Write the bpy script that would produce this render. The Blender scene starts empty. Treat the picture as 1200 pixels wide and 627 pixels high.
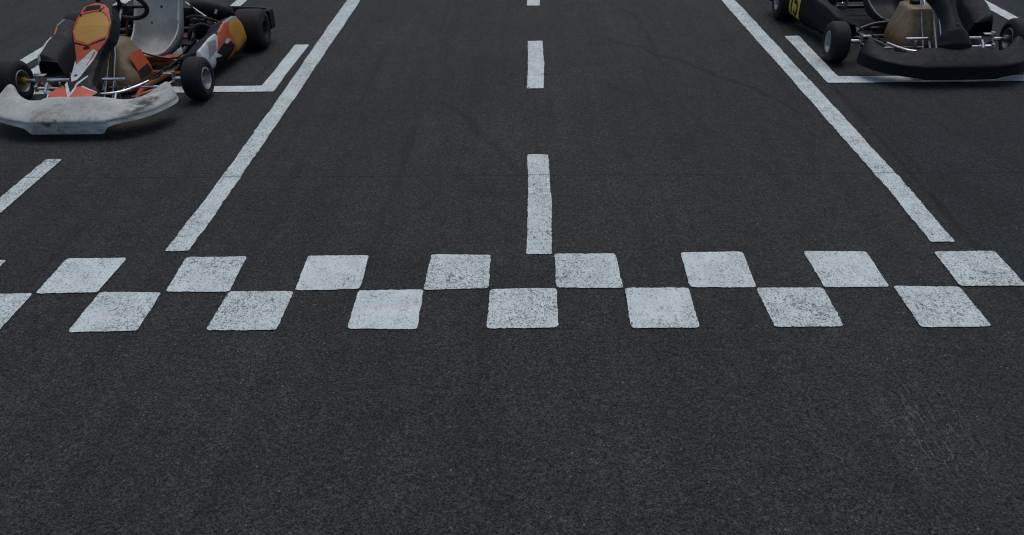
import bpy, bmesh, math, random
from mathutils import Vector, Matrix, noise as mnoise

random.seed(7)
sc = bpy.context.scene
col = sc.collection
R = math.radians

# ------------------------------------------------------------------ camera
cam_d = bpy.data.cameras.new('camera')
cam = bpy.data.objects.new('camera', cam_d)
col.objects.link(cam)
cx = Vector((0.99963, 0.01629, -0.02170))
cu = Vector((0.00982, 0.52838, 0.84895))
cf = Vector((-0.02530, 0.84885, -0.52803))
m = Matrix.Identity(4)
for i in range(3):
    m[i][0], m[i][1], m[i][2] = cx[i], cu[i], -cf[i]
m.translation = Vector((0, 0, 1.76))
cam.matrix_world = m
cam_d.sensor_width = 36.0
cam_d.lens = 28.8
cam_d.clip_start = 0.05
cam_d.clip_end = 2000
cam_d.dof.use_dof = False
sc.camera = cam

# ------------------------------------------------------------------ light
SUN_EL, SUN_AZ = 70.0, 15.0            # degrees; azimuth clockwise from +Y
w = bpy.data.worlds.new('World')
sc.world = w
w.use_nodes = True
nt = w.node_tree
bg = nt.nodes['Background']
sky = nt.nodes.new('ShaderNodeTexSky')
sky.sky_type = 'NISHITA'
sky.sun_disc = False
sky.sun_elevation = R(SUN_EL)
sky.sun_rotation = R(SUN_AZ)
sky.air_density = 1.0
sky.dust_density = 3.5
sky.ozone_density = 1.5
nt.links.new(sky.outputs[0], bg.inputs[0])
bg.inputs[1].default_value = 0.105
sd = bpy.data.lights.new('sun', 'SUN')
sd.energy = 0.8
sd.angle = R(50)
sd.color = (1.0, 0.97, 0.93)
sun = bpy.data.objects.new('sun', sd)
col.objects.link(sun)
az, el = R(SUN_AZ), R(SUN_EL)
sdir = Vector((math.sin(az) * math.cos(el), math.cos(az) * math.cos(el), math.sin(el)))
sun.rotation_euler = sdir.to_track_quat('Z', 'Y').to_euler()

vs = sc.view_settings
vs.view_transform = 'Standard'
vs.look = 'None'
vs.gamma = 1.0
vs.use_curve_mapping = False
vs.exposure = 0.0
sc.cycles.filter_width = 1.15


# ------------------------------------------------------------------ materials
class NT:
    """small helper round a node tree"""
    def __init__(self, name):
        self.mat = bpy.data.materials.new(name)
        self.mat.use_nodes = True
        self.t = self.mat.node_tree
        self.b = self.t.nodes['Principled BSDF']

    def n(self, kind, **kw):
        nd = self.t.nodes.new('ShaderNode' + kind)
        for k, v in kw.items():
            setattr(nd, k, v)
        return nd

    def put(self, sock, v):
        if hasattr(v, 'is_output') or isinstance(v, bpy.types.NodeSocket):
            self.t.links.new(v, sock)
        elif isinstance(v, (tuple, list)) and len(v) == 3 and sock.type == 'RGBA':
            sock.default_value = (*v, 1)
        else:
            sock.default_value = v

    def math(self, op, a, b=0.0, c=0.0, clamp=False):
        nd = self.n('Math', operation=op, use_clamp=clamp)
        for s, v in zip(nd.inputs, (a, b, c)):
            self.put(s, v)
        return nd.outputs[0]

    def noise(self, vec, scale, detail=3.0, rough=0.55, out=0):
        nd = self.n('TexNoise')
        self.put(nd.inputs['Vector'], vec)
        nd.inputs['Scale'].default_value = scale
        nd.inputs['Detail'].default_value = detail
        nd.inputs['Roughness'].default_value = rough
        return nd.outputs[out]

    def vor(self, vec, scale, feature='F1', out='Color'):
        nd = self.n('TexVoronoi', feature=feature)
        self.put(nd.inputs['Vector'], vec)
        nd.inputs['Scale'].default_value = scale
        return nd.outputs[out]

    def maprange(self, v, a, b, c=0.0, d=1.0, smooth=False):
        nd = self.n('MapRange')
        if smooth:
            nd.interpolation_type = 'SMOOTHSTEP'
        for s, x in zip(nd.inputs, (v, a, b, c, d)):
            self.put(s, x)
        return nd.outputs[0]

    def mix(self, f, a, b, blend='MIX'):
        nd = self.n('Mix', data_type='RGBA', blend_type=blend)
        self.put(nd.inputs[0], f)
        self.put(nd.inputs[6], a)
        self.put(nd.inputs[7], b)
        return nd.outputs[2]

    def mapping(self, vec, rot=(0, 0, 0), scale=(1, 1, 1), loc=(0, 0, 0)):
        nd = self.n('Mapping')
        self.put(nd.inputs[0], vec)
        nd.inputs['Location'].default_value = loc
        nd.inputs['Rotation'].default_value = rot
        nd.inputs['Scale'].default_value = scale
        return nd.outputs[0]

    def sep(self, vec):
        nd = self.n('SeparateXYZ')
        self.put(nd.inputs[0], vec)
        return nd.outputs

    def bump(self, h, strength, dist):
        nd = self.n('Bump')
        nd.inputs['Strength'].default_value = strength
        nd.inputs['Distance'].default_value = dist
        self.put(nd.inputs['Height'], h)
        return nd.outputs[0]

    def pos(self):
        return self.n('NewGeometry').outputs['Position']

    def obj(self):
        return self.n('TexCoord').outputs['Object']


MARKS = [(0.45, 6.1, 1.65, 4.25, .026, .50), (0.74, 6.9, 0.86, 5.2, .035, .34), (-0.70, 4.95, 0.0, 3.55, .035, .34),
         (0.35, 5.2, 1.25, 3.4, .05, .16), (-1.15, 7.4, -0.55, 4.6, .06, .14), (1.76, 5.2, 1.80, 3.0, .018, .30), (1.95, 4.9, 2.5, 3.1, .05, .16),
         (0.9, 2.2, 1.9, 1.2, .05, .14)]


def asphalt_nodes(k):
    """colour, height of the worn asphalt at a world position"""
    p = k.pos()
    x, y, z = k.sep(p)
    wob = k.noise(p, 60, 2)
    gv = k.sep(k.vor(p, 240))                      # fine stones, 4 mm
    g = k.maprange(gv[0], 0, 1, 0.24, 1.80)
    cv = k.sep(k.vor(p, 115))                      # coarse stones, 9 mm
    c = k.maprange(cv[0], 0, 1, 0.74, 1.26)
    grit = k.maprange(k.noise(p, 90, 5, 0.80), 0.34, 0.66, 0.58, 1.42)
    mot = k.math('MULTIPLY', k.maprange(k.noise(p, 1.6, 4, 0.6), 0.3, 0.7, 0.86, 1.13), k.maprange(k.noise(p, 0.45, 2), 0.3, 0.7, 0.90, 1.08))
    mot2 = k.maprange(k.noise(p, 11, 3, 0.6), 0.3, 0.7, 0.90, 1.10)
    clump = k.maprange(k.noise(p, 42, 3, 0.7), 0.32, 0.68, 0.82, 1.18)
    v = k.math('MULTIPLY', k.math('MULTIPLY', g, c), k.math('MULTIPLY', grit, k.math('MULTIPLY', mot, mot2)))
    v = k.math('MULTIPLY', v, clump)
    # long rubbed-in wheel streaks along the lanes and a few crossing them
    s1 = k.noise(k.mapping(p, scale=(7, 0.35, 1)), 1.0, 4, 0.6)
    v = k.math('MULTIPLY', v, k.maprange(s1, 0.35, 0.68, 1.07, 0.86))
    s2 = k.noise(k.mapping(p, rot=(0, 0, R(-17)), scale=(14, 0.45, 1)), 1.0, 3, 0.55)
    v = k.math('MULTIPLY', v, k.maprange(s2, 0.58, 0.70, 1.0, 0.80))
    # seam between two pavings, right of the solid line
    sx = k.math('SUBTRACT', x, k.math('MULTIPLY_ADD', y, 0.015, 1.79))
    sx = k.math('ADD', sx, k.maprange(wob, 0, 1, -0.008, 0.008))
    seam = k.maprange(k.math('ABSOLUTE', sx), 0.006, 0.024, 0.62, 1.0)
    v = k.math('MULTIPLY', v, seam)
    side = k.maprange(sx, -0.02, 0.05)
    v = k.math('MULTIPLY', v, k.maprange(side, 0, 1, 1.0, 0.84))
    # thin saw-cut joint across the track
    jy = k.math('SUBTRACT', y, k.math('MULTIPLY_ADD', x, -0.016, 3.692))
    jy = k.math('ADD', jy, k.maprange(wob, 0, 1, -0.006, 0.006))
    joint = k.maprange(k.math('ABSOLUTE', jy), 0.0015, 0.0055, 0.45, 1.0)
    v = k.math('MULTIPLY', v, joint)
    # dark rubber marks left by turning karts
    wv2 = k.noise(p, 3.0, 2)
    brk = k.maprange(k.noise(p, 14, 3), 0.3, 0.6, 0.45, 1.0)
    for (ax_, ay_, bx_, by_, hw, stg) in MARKS:
        L_ = math.hypot(bx_ - ax_, by_ - ay_)
        tx, ty = (bx_ - ax_) / L_, (by_ - ay_) / L_
        rx_, ry_ = k.math('SUBTRACT', x, ax_), k.math('SUBTRACT', y, ay_)
        al = k.math('ADD', k.math('MULTIPLY', rx_, tx), k.math('MULTIPLY', ry_, ty))
        ac = k.math('SUBTRACT', k.math('MULTIPLY', rx_, ty), k.math('MULTIPLY', ry_, tx))
        sag = k.math('MULTIPLY', k.math('MULTIPLY', al, k.math('SUBTRACT', L_, al)), 0.10)
        ac = k.math('ADD', k.math('ADD', ac, sag), k.maprange(wv2, 0.2, 0.8, -0.05, 0.05))
        mk = k.maprange(k.math('ABSOLUTE', ac), hw * 0.3, hw, stg, 0.0)
        mk = k.math('MULTIPLY', mk, k.math('MULTIPLY', k.maprange(al, 0.0, 0.3), k.maprange(al, L_ - 0.3, L_, 1.0, 0.0)))
        v = k.math('MULTIPLY', v, k.math('SUBTRACT', 1.0, k.math('MULTIPLY', mk, brk)))
    # pale scrapes
    dx = k.math('SUBTRACT', x, 1.21)
    dy = k.math('SUBTRACT', y, 1.88)
    d2 = k.math('SQRT', k.math('ADD', k.math('MULTIPLY', dx, dx), k.math('MULTIPLY', k.math('MULTIPLY', dy, dy), 0.35)))
    reg = k.maprange(d2, 0.06, 0.19, 1.0, 0.0)
    ln = k.noise(k.mapping(p, rot=(0, 0, R(11)), scale=(46, 5.0, 1)), 1.0, 2, 0.5)
    scr = k.math('MULTIPLY', reg, k.maprange(k.math('ABSOLUTE', k.math('SUBTRACT', ln, 0.5)), 0.005, 0.020, 1.0, 0.0))
    scr = k.math('MULTIPLY', scr, k.maprange(k.noise(p, 60, 2), 0.36, 0.58))
    tint = k.mix(side, (0.0300, 0.0321, 0.0306), (0.0266, 0.0312, 0.0312))
    cool = k.maprange(k.math('ADD', k.math('ABSOLUTE', x), k.maprange(k.noise(p, 0.8, 2), 0.3, 0.7, -0.5, 0.5)), 0.7, 1.7)
    tint = k.mix(k.math('MULTIPLY', k.maprange(k.noise(p, 0.9, 2), 0.25, 0.6), k.math('SUBTRACT', 1.0, cool)), tint, (0.0320, 0.0331, 0.0308))
    cc = k.n('Combine' + 'XYZ')
    for s in cc.inputs:
        k.put(s, v)
    colr = k.mix(1.0, tint, cc.outputs[0], 'MULTIPLY')
    colr = k.mix(k.math('MULTIPLY', scr, 0.72), colr, (0.125, 0.13, 0.13))
    # single pale stones
    st = k.maprange(cv[1], 0.982, 0.990)
    st = k.math('MULTIPLY', st, k.maprange(k.vor(p, 115, out='Distance'), 0.25, 0.45, 1, 0))
    colr = k.mix(k.math('MULTIPLY', st, k.maprange(cv[2], 0, 1, 0.1, 0.75)), colr, (0.21, 0.205, 0.19))
    dist = k.vor(p, 210, out='Distance')
    h = k.math('ADD', k.math('MULTIPLY', dist, -0.8), k.noise(p, 75, 4, 0.75))
    return p, colr, h, joint


def mat_asphalt():
    k = NT('worn_asphalt')
    p, colr, h, _ = asphalt_nodes(k)
    k.put(k.b.inputs['Base Color'], colr)
    k.b.inputs['Roughness'].default_value = 0.88
    k.b.inputs['Specular IOR Level'].default_value = 0.25
    k.put(k.b.inputs['Normal'], k.bump(h, 0.75, 0.004))
    return k.mat


def mat_paint():
    k = NT('worn_road_paint')
    p, colr, h, joint = asphalt_nodes(k)
    rnd = k.n('ObjectInfo').outputs['Random']
    amt = k.maprange(rnd, 0, 1, -0.022, 0.022)
    big = k.maprange(k.noise(p, 5.0, 3), 0.3, 0.7, -0.035, 0.045)
    th = k.math('ADD', k.math('ADD', big, amt), 0.412)
    pits = k.noise(k.mapping(p, scale=(1.05, 0.80, 1)), 150, 4, 0.70)
    pits2 = k.noise(k.mapping(p, scale=(1.0, 0.55, 1), loc=(3, 7, 0)), 52, 4, 0.72)
    pits = k.math('MINIMUM', pits, k.math('ADD', pits2, 0.055))
    hole = k.maprange(k.math('SUBTRACT', pits, th), -0.035, 0.02, 1.0, 0.0)
    # wrinkled crackle where the paint bridged the stones
    wv = k.mapping(p, scale=(1.0, 0.85, 1))
    nd = k.n('Mix', data_type='VECTOR')
    nd.inputs[0].default_value = 0.03
    k.put(nd.inputs[4], wv)
    k.put(nd.inputs[5], k.noise(p, 40, 2, out=1))
    cr = k.vor(nd.outputs[1], 58, 'DISTANCE_TO_EDGE', 'Distance')
    crk = k.maprange(cr, 0.006, 0.042, 1.0, 0.0)
    gate = k.maprange(k.noise(p, 13, 3, 0.6), k.math('ADD', 0.455, k.math('MULTIPLY', amt, -3)), 0.60)
    crk = k.math('MULTIPLY', crk, gate)
    wear = k.math('MAXIMUM', k.math('MULTIPLY', hole, 0.78), k.math('MULTIPLY', crk, 0.80))
    wear = k.math('MAXIMUM', wear, k.maprange(joint, 0.45, 0.9, 0.75, 0.0))
    tone = k.maprange(k.noise(p, 9, 4, 0.6), 0.3, 0.7, 0.88, 1.06)
    fine = k.maprange(k.sep(k.vor(p, 260))[0], 0, 1, 0.86, 1.08)
    tv = k.math('MULTIPLY', tone, fine)
    cc = k.n('CombineXYZ')
    for s in cc.inputs:
        k.put(s, tv)
    roll = k.noise(k.mapping(p, scale=(70, 3, 1)), 1.0, 3, 0.6)
    tv = k.math('MULTIPLY', tv, k.maprange(roll, 0.3, 0.7, 0.92, 1.05))
    for s in cc.inputs:
        k.put(s, tv)
    white = k.mix(1.0, (0.595, 0.672, 0.662), cc.outputs[0], 'MULTIPLY')
    # grey rubbed-in dirt
    dirt = k.maprange(k.noise(k.mapping(p, scale=(1, 2.0, 1)), 30, 4, 0.7), 0.52, 0.78, 0.0, 0.16)
    white = k.mix(dirt, white, (0.30, 0.325, 0.31))
    k.put(k.b.inputs['Base Color'], k.mix(wear, white, colr))
    k.b.inputs['Roughness'].default_value = 0.75
    k.b.inputs['Specular IOR Level'].default_value = 0.3
    hh = k.math('ADD', k.math('MULTIPLY', h, 0.6), k.math('MULTIPLY', wear, -0.8))
    k.put(k.b.inputs['Normal'], k.bump(hh, 0.5, 0.003))
    return k.mat


def mat_solid(name, c, rough=0.5, metal=0.0, dirt=(0.05, 0.05, 0.048), amount=0.35, scale=14, spec=0.5, fine=0.08, bump=0.0, coat=0.0, scuff=None):
    k = NT(name)
    p = k.obj()
    d = k.maprange(k.noise(p, scale, 5, 0.65), 0.42, 0.75, 0.0, amount)
    f = k.maprange(k.noise(p, 160, 2), 0.3, 0.7, 1 - fine, 1 + fine)
    cc = k.n('CombineXYZ')
    for s in cc.inputs:
        k.put(s, f)
    base = k.mix(1.0, c, cc.outputs[0], 'MULTIPLY')
    k.put(k.b.inputs['Base Color'], k.mix(d, base, dirt))
    k.put(k.b.inputs['Roughness'], k.maprange(k.noise(p, 35, 3), 0.3, 0.7, max(0.05, rough - 0.08), min(1, rough + 0.1)))
    k.b.inputs['Metallic'].default_value = metal
    k.b.inputs['Specular IOR Level'].default_value = spec
    if scuff:
        sl = k.noise(k.mapping(p, rot=(0, R(9), R(6)), scale=(6, 6, 90)), 1.0, 3, 0.65)
        sm_ = k.math('MULTIPLY', k.maprange(sl, 0.60, 0.67), k.maprange(k.noise(p, 5, 2), 0.46, 0.6))
        k.put(k.b.inputs['Base Color'], k.mix(k.math('MULTIPLY', sm_, 0.7), k.mix(d, base, dirt), scuff))
    k.b.inputs['Coat Weight'].default_value = coat
    if bump:
        k.put(k.b.inputs['Normal'], k.bump(k.noise(p, 90, 3), bump, 0.003))
    return k.mat


def mat_rubber():
    k = NT('slick_tyre_rubber')
    p = k.obj()
    g = k.noise(k.mapping(p, scale=(0.35, 1, 1)), 70, 4, 0.7)
    scuff = k.maprange(g, 0.48, 0.72, 0.0, 0.5)
    c = k.mix(scuff, (0.0085, 0.0088, 0.0092), (0.020, 0.0205, 0.0205))
    dust = k.maprange(k.noise(p, 9, 3), 0.5, 0.8, 0, 0.25)
    k.put(k.b.inputs['Base Color'], k.mix(dust, c, (0.045, 0.043, 0.04)))
    k.b.inputs['Roughness'].default_value = 0.72
    k.b.inputs['Specular IOR Level'].default_value = 0.32
    k.put(k.b.inputs['Normal'], k.bump(g, 0.35, 0.004))
    return k.mat


def mat_bumper_white():
    k = NT('scuffed_white_plastic')
    p = k.obj()
    x, y, z = k.sep(p)

    def blob(c, r, sc_):
        dx = k.math('MULTIPLY', k.math('SUBTRACT', x, c[0]), 1 / r[0])
        dy = k.math('MULTIPLY', k.math('SUBTRACT', z, c[1]), 1 / r[1])
        d = k.math('SQRT', k.math('ADD', k.math('MULTIPLY', dx, dx), k.math('MULTIPLY', dy, dy)))
        return k.math('ADD', d, k.maprange(k.noise(p, sc_, 4, 0.7), 0.2, 0.8, -0.55, 0.55)), d
    base = k.mix(k.maprange(k.noise(p, 7, 5, 0.65), 0.38, 0.72), (0.43, 0.455, 0.43), (0.27, 0.285, 0.265))
    fil = k.maprange(k.noise(p, 45, 4, 0.75), 0.54, 0.68, 0, 0.55)
    base = k.mix(fil, base, (0.20, 0.20, 0.19))
    # yellowed repair patch with a dark core on the left cheek
    d, dr = blob((-0.055, 0.100), (0.115, 0.055), 20)
    base = k.mix(k.maprange(d, 0.55, 1.05, 0.75, 0), base, (0.36, 0.34, 0.29))
    ring = k.maprange(k.math('ABSOLUTE', k.math('SUBTRACT', d, 0.85)), 0.0, 0.38, 0.55, 0)
    ring = k.math('MULTIPLY', ring, k.maprange(k.noise(p, 30, 3), 0.4, 0.6))
    base = k.mix(ring, base, (0.11, 0.105, 0.095))
    base = k.mix(k.maprange(d, 0.05, 0.42, 0.9, 0), base, (0.055, 0.036, 0.025))
    # black rubber scrape on the right cheek
    st = k.noise(k.mapping(p, rot=(0, R(28), 0), scale=(9, 9, 62)), 1.0, 4, 0.7)
    zc = k.math('SUBTRACT', z, k.math('MULTIPLY_ADD', k.math('SUBTRACT', x, 0.43), 0.30, 0.145))
    band = k.maprange(k.math('ABSOLUTE', zc), 0.012, 0.034, 1.0, 0.0)
    rx = k.math('MULTIPLY', k.maprange(x, 0.30, 0.42), k.maprange(x, 0.49, 0.515, 1, 0))
    sc1 = k.math('MULTIPLY', k.math('MULTIPLY', band, rx), k.maprange(st, 0.40, 0.56))
    base = k.mix(k.math('MULTIPLY', sc1, 0.93), base, (0.022, 0.022, 0.022))
    rx2 = k.math('MULTIPLY', k.maprange(x, 0.10, 0.26), k.maprange(x, 0.44, 0.50, 1, 0))
    sc2 = k.math('MULTIPLY', k.math('MULTIPLY', rx2, k.maprange(z, 0.145, 0.11)), k.maprange(st, 0.52, 0.66))
    base = k.mix(k.math('MULTIPLY', sc2, 0.7), base, (0.05, 0.05, 0.048))
    sl = k.noise(k.mapping(p, rot=(0, R(14), 0), scale=(7, 7, 75)), 1.0, 3, 0.65)
    sm_ = k.math('MULTIPLY', k.maprange(sl, 0.60, 0.68), k.maprange(k.noise(p, 6, 2), 0.45, 0.6))
    base = k.mix(k.math('MULTIPLY', sm_, 0.6), base, (0.09, 0.09, 0.085))
    # road grime creeping up from the lower lip
    low = k.math('MULTIPLY', k.maprange(z, 0.030, 0.105, 0.75, 0), k.maprange(k.noise(p, 24, 4, 0.7), 0.40, 0.65))
    base = k.mix(low, base, (0.17, 0.165, 0.15))
    k.put(k.b.inputs['Base Color'], base)
    k.b.inputs['Roughness'].default_value = 0.62
    k.b.inputs['Specular IOR Level'].default_value = 0.35
    k.put(k.b.inputs['Normal'], k.bump(k.math('ADD', k.noise(p, 38, 4, 0.7), k.math('MULTIPLY', k.noise(p, 12, 3), 2.0)), 0.4, 0.008))
    return k.mat


def mat_seat(name, base_c, grime_c, spots):
    k = NT(name)
    p = k.obj()
    base = k.mix(k.maprange(k.noise(p, 5, 4, 0.6), 0.35, 0.7), base_c, grime_c)
    v = k.vor(p, 15, out='Distance')
    sz = k.maprange(k.sep(k.vor(p, 15))[0], 0.35, 1.0, 0.0, 0.17)
    v = k.math('ADD', v, k.maprange(k.noise(p, 120, 2), 0.3, 0.7, -0.05, 0.05))
    s = k.math('MULTIPLY', k.maprange(k.math('SUBTRACT', v, sz), -0.03, 0.04, 1, 0), spots)
    st_ = k.noise(k.mapping(p, scale=(1, 0.2, 0.2)), 40, 4, 0.7)
    base = k.mix(k.maprange(st_, 0.55, 0.72, 0, 0.45 * spots), base, grime_c)
    base = k.mix(s, base, (0.02, 0.02, 0.02))
    f = k.maprange(k.noise(p, 60, 4, 0.7), 0.52, 0.72, 0, 0.5)
    base = k.mix(f, base, grime_c)
    k.put(k.b.inputs['Base Color'], base)
    k.b.inputs['Roughness'].default_value = 0.5
    return k.mat


def mat_tank():
    k = NT('amber_fuel_tank_plastic')
    p = k.obj()
    z = k.sep(p)[2]
    fuel = k.maprange(k.math('ADD', z, k.maprange(k.noise(p, 8, 2), 0, 1, -0.03, 0.03)), 0.10, 0.19)
    c = k.mix(fuel, (0.195, 0.105, 0.048), (0.225, 0.168, 0.080))
    d = k.maprange(k.noise(k.mapping(p, scale=(1, 1, .35)), 26, 4, 0.7), 0.46, 0.72, 0, 0.65)
    k.put(k.b.inputs['Base Color'], k.mix(d, c, (0.075, 0.052, 0.028)))
    k.put(k.b.inputs['Normal'], k.bump(k.noise(k.mapping(p, scale=(1, 1, .3)), 24, 3, 0.6), 0.6, 0.012))
    k.b.inputs['Roughness'].default_value = 0.45
    k.b.inputs['Subsurface Weight'].default_value = 0.15
    k.b.inputs['Subsurface Radius'].default_value = (0.02, 0.012, 0.006)
    k.b.inputs['Subsurface Scale'].default_value = 0.4
    return k.mat


MT = {
    'asphalt': mat_asphalt(), 'paint': mat_paint(), 'rubber': mat_rubber(),
    'bumper_white': mat_bumper_white(), 'tank': mat_tank(),
    'seat_pale': mat_seat('pale_fibreglass', (0.46, 0.48, 0.46), (0.24, 0.245, 0.22), 1.0),
    'seat_dark': mat_seat('dark_fibreglass', (0.032, 0.033, 0.036), (0.022, 0.022, 0.024), 0.3),
    'seat_rim_pale': mat_solid('pale_seat_edge', (0.42, 0.43, 0.40), 0.5, amount=0.5, dirt=(0.16, 0.16, 0.14)),
    'seat_rim_dark': mat_solid('grey_seat_edge', (0.075, 0.076, 0.08), 0.45, amount=0.3),
    'black': mat_solid('black_plastic', (0.0075, 0.0085, 0.0100), 0.55, dirt=(0.014, 0.015, 0.016), amount=0.3, spec=0.20),
    'charcoal': mat_solid('charcoal_plastic', (0.0048, 0.0070, 0.0100), 0.55, dirt=(0.010, 0.013, 0.0165), amount=0.30, scale=9, spec=0.15, bump=0.12, scuff=(0.036, 0.040, 0.045)),
    'orange': mat_solid('orange_decal', (0.52, 0.082, 0.020), 0.42, dirt=(0.12, 0.05, 0.03), amount=0.35),
    'red': mat_solid('red_decal', (0.36, 0.035, 0.03), 0.45, amount=0.35),
    'yellow': mat_solid('yellow_decal', (0.50, 0.270, 0.045), 0.5, dirt=(0.26, 0.15, 0.04), amount=0.45, scale=9),
    'yellow_pod': mat_solid('yellow_pod_decal', (0.50, 0.245, 0.025), 0.45, dirt=(0.22, 0.12, 0.03), amount=0.4, scale=18),
    'yellow_plate': mat_solid('yellow_number_plate', (0.60, 0.50, 0.06), 0.5, dirt=(0.12, 0.10, 0.04), amount=0.5, scale=25),
    'white': mat_solid('white_decal', (0.56, 0.58, 0.58), 0.42, dirt=(0.18, 0.18, 0.17), amount=0.5, scale=20),
    'grey_decal': mat_solid('grey_decal', (0.24, 0.25, 0.26), 0.42, dirt=(0.12, 0.12, 0.12), amount=0.5),
    'steel': mat_solid('plated_steel', (0.62, 0.63, 0.64), 0.30, 1.0, dirt=(0.16, 0.14, 0.12), amount=0.55, scale=30),
    'alloy': mat_solid('cast_alloy', (0.36, 0.365, 0.37), 0.45, 1.0, dirt=(0.05, 0.05, 0.05), amount=0.6, scale=24),
    'dark_metal': mat_solid('oily_dark_metal', (0.026, 0.026, 0.026), 0.45, 0.6, dirt=(0.012, 0.011, 0.010), amount=0.7, scale=30),
    'gold': mat_solid('gold_anodised_hub', (0.56, 0.34, 0.09), 0.38, 1.0, dirt=(0.09, 0.06, 0.03), amount=0.5, scale=30),
    'frame_orange': mat_solid('orange_powder_coat', (0.30, 0.070, 0.022), 0.42, dirt=(0.07, 0.035, 0.025), amount=0.65, scale=18),
    'frame_black': mat_solid('black_powder_coat', (0.018, 0.018, 0.020), 0.4, amount=0.3),
    'tray': mat_solid('dull_floor_sheet', (0.035, 0.035, 0.036), 0.55, 0.3, dirt=(0.018, 0.017, 0.016), amount=0.6),
    'suede': mat_solid('black_grip', (0.009, 0.009, 0.010), 0.75, amount=0.15),
}


# ------------------------------------------------------------------ mesh helpers
def catmull(pts, n=8):
    pts = [Vector(p) for p in pts]
    if len(pts) < 3:
        return pts
    out = []
    ext = [2 * pts[0] - pts[1]] + pts + [2 * pts[-1] - pts[-2]]
    for i in range(1, len(ext) - 2):
        p0, p1, p2, p3 = ext[i - 1:i + 3]
        for j in range(n):
            t = j / n
            out.append(0.5 * ((2 * p1) + (p2 - p0) * t + (2 * p0 - 5 * p1 + 4 * p2 - p3) * t * t + (3 * p1 - p0 - 3 * p2 + p3) * t ** 3))
    out.append(pts[-1])
    return out


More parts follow.
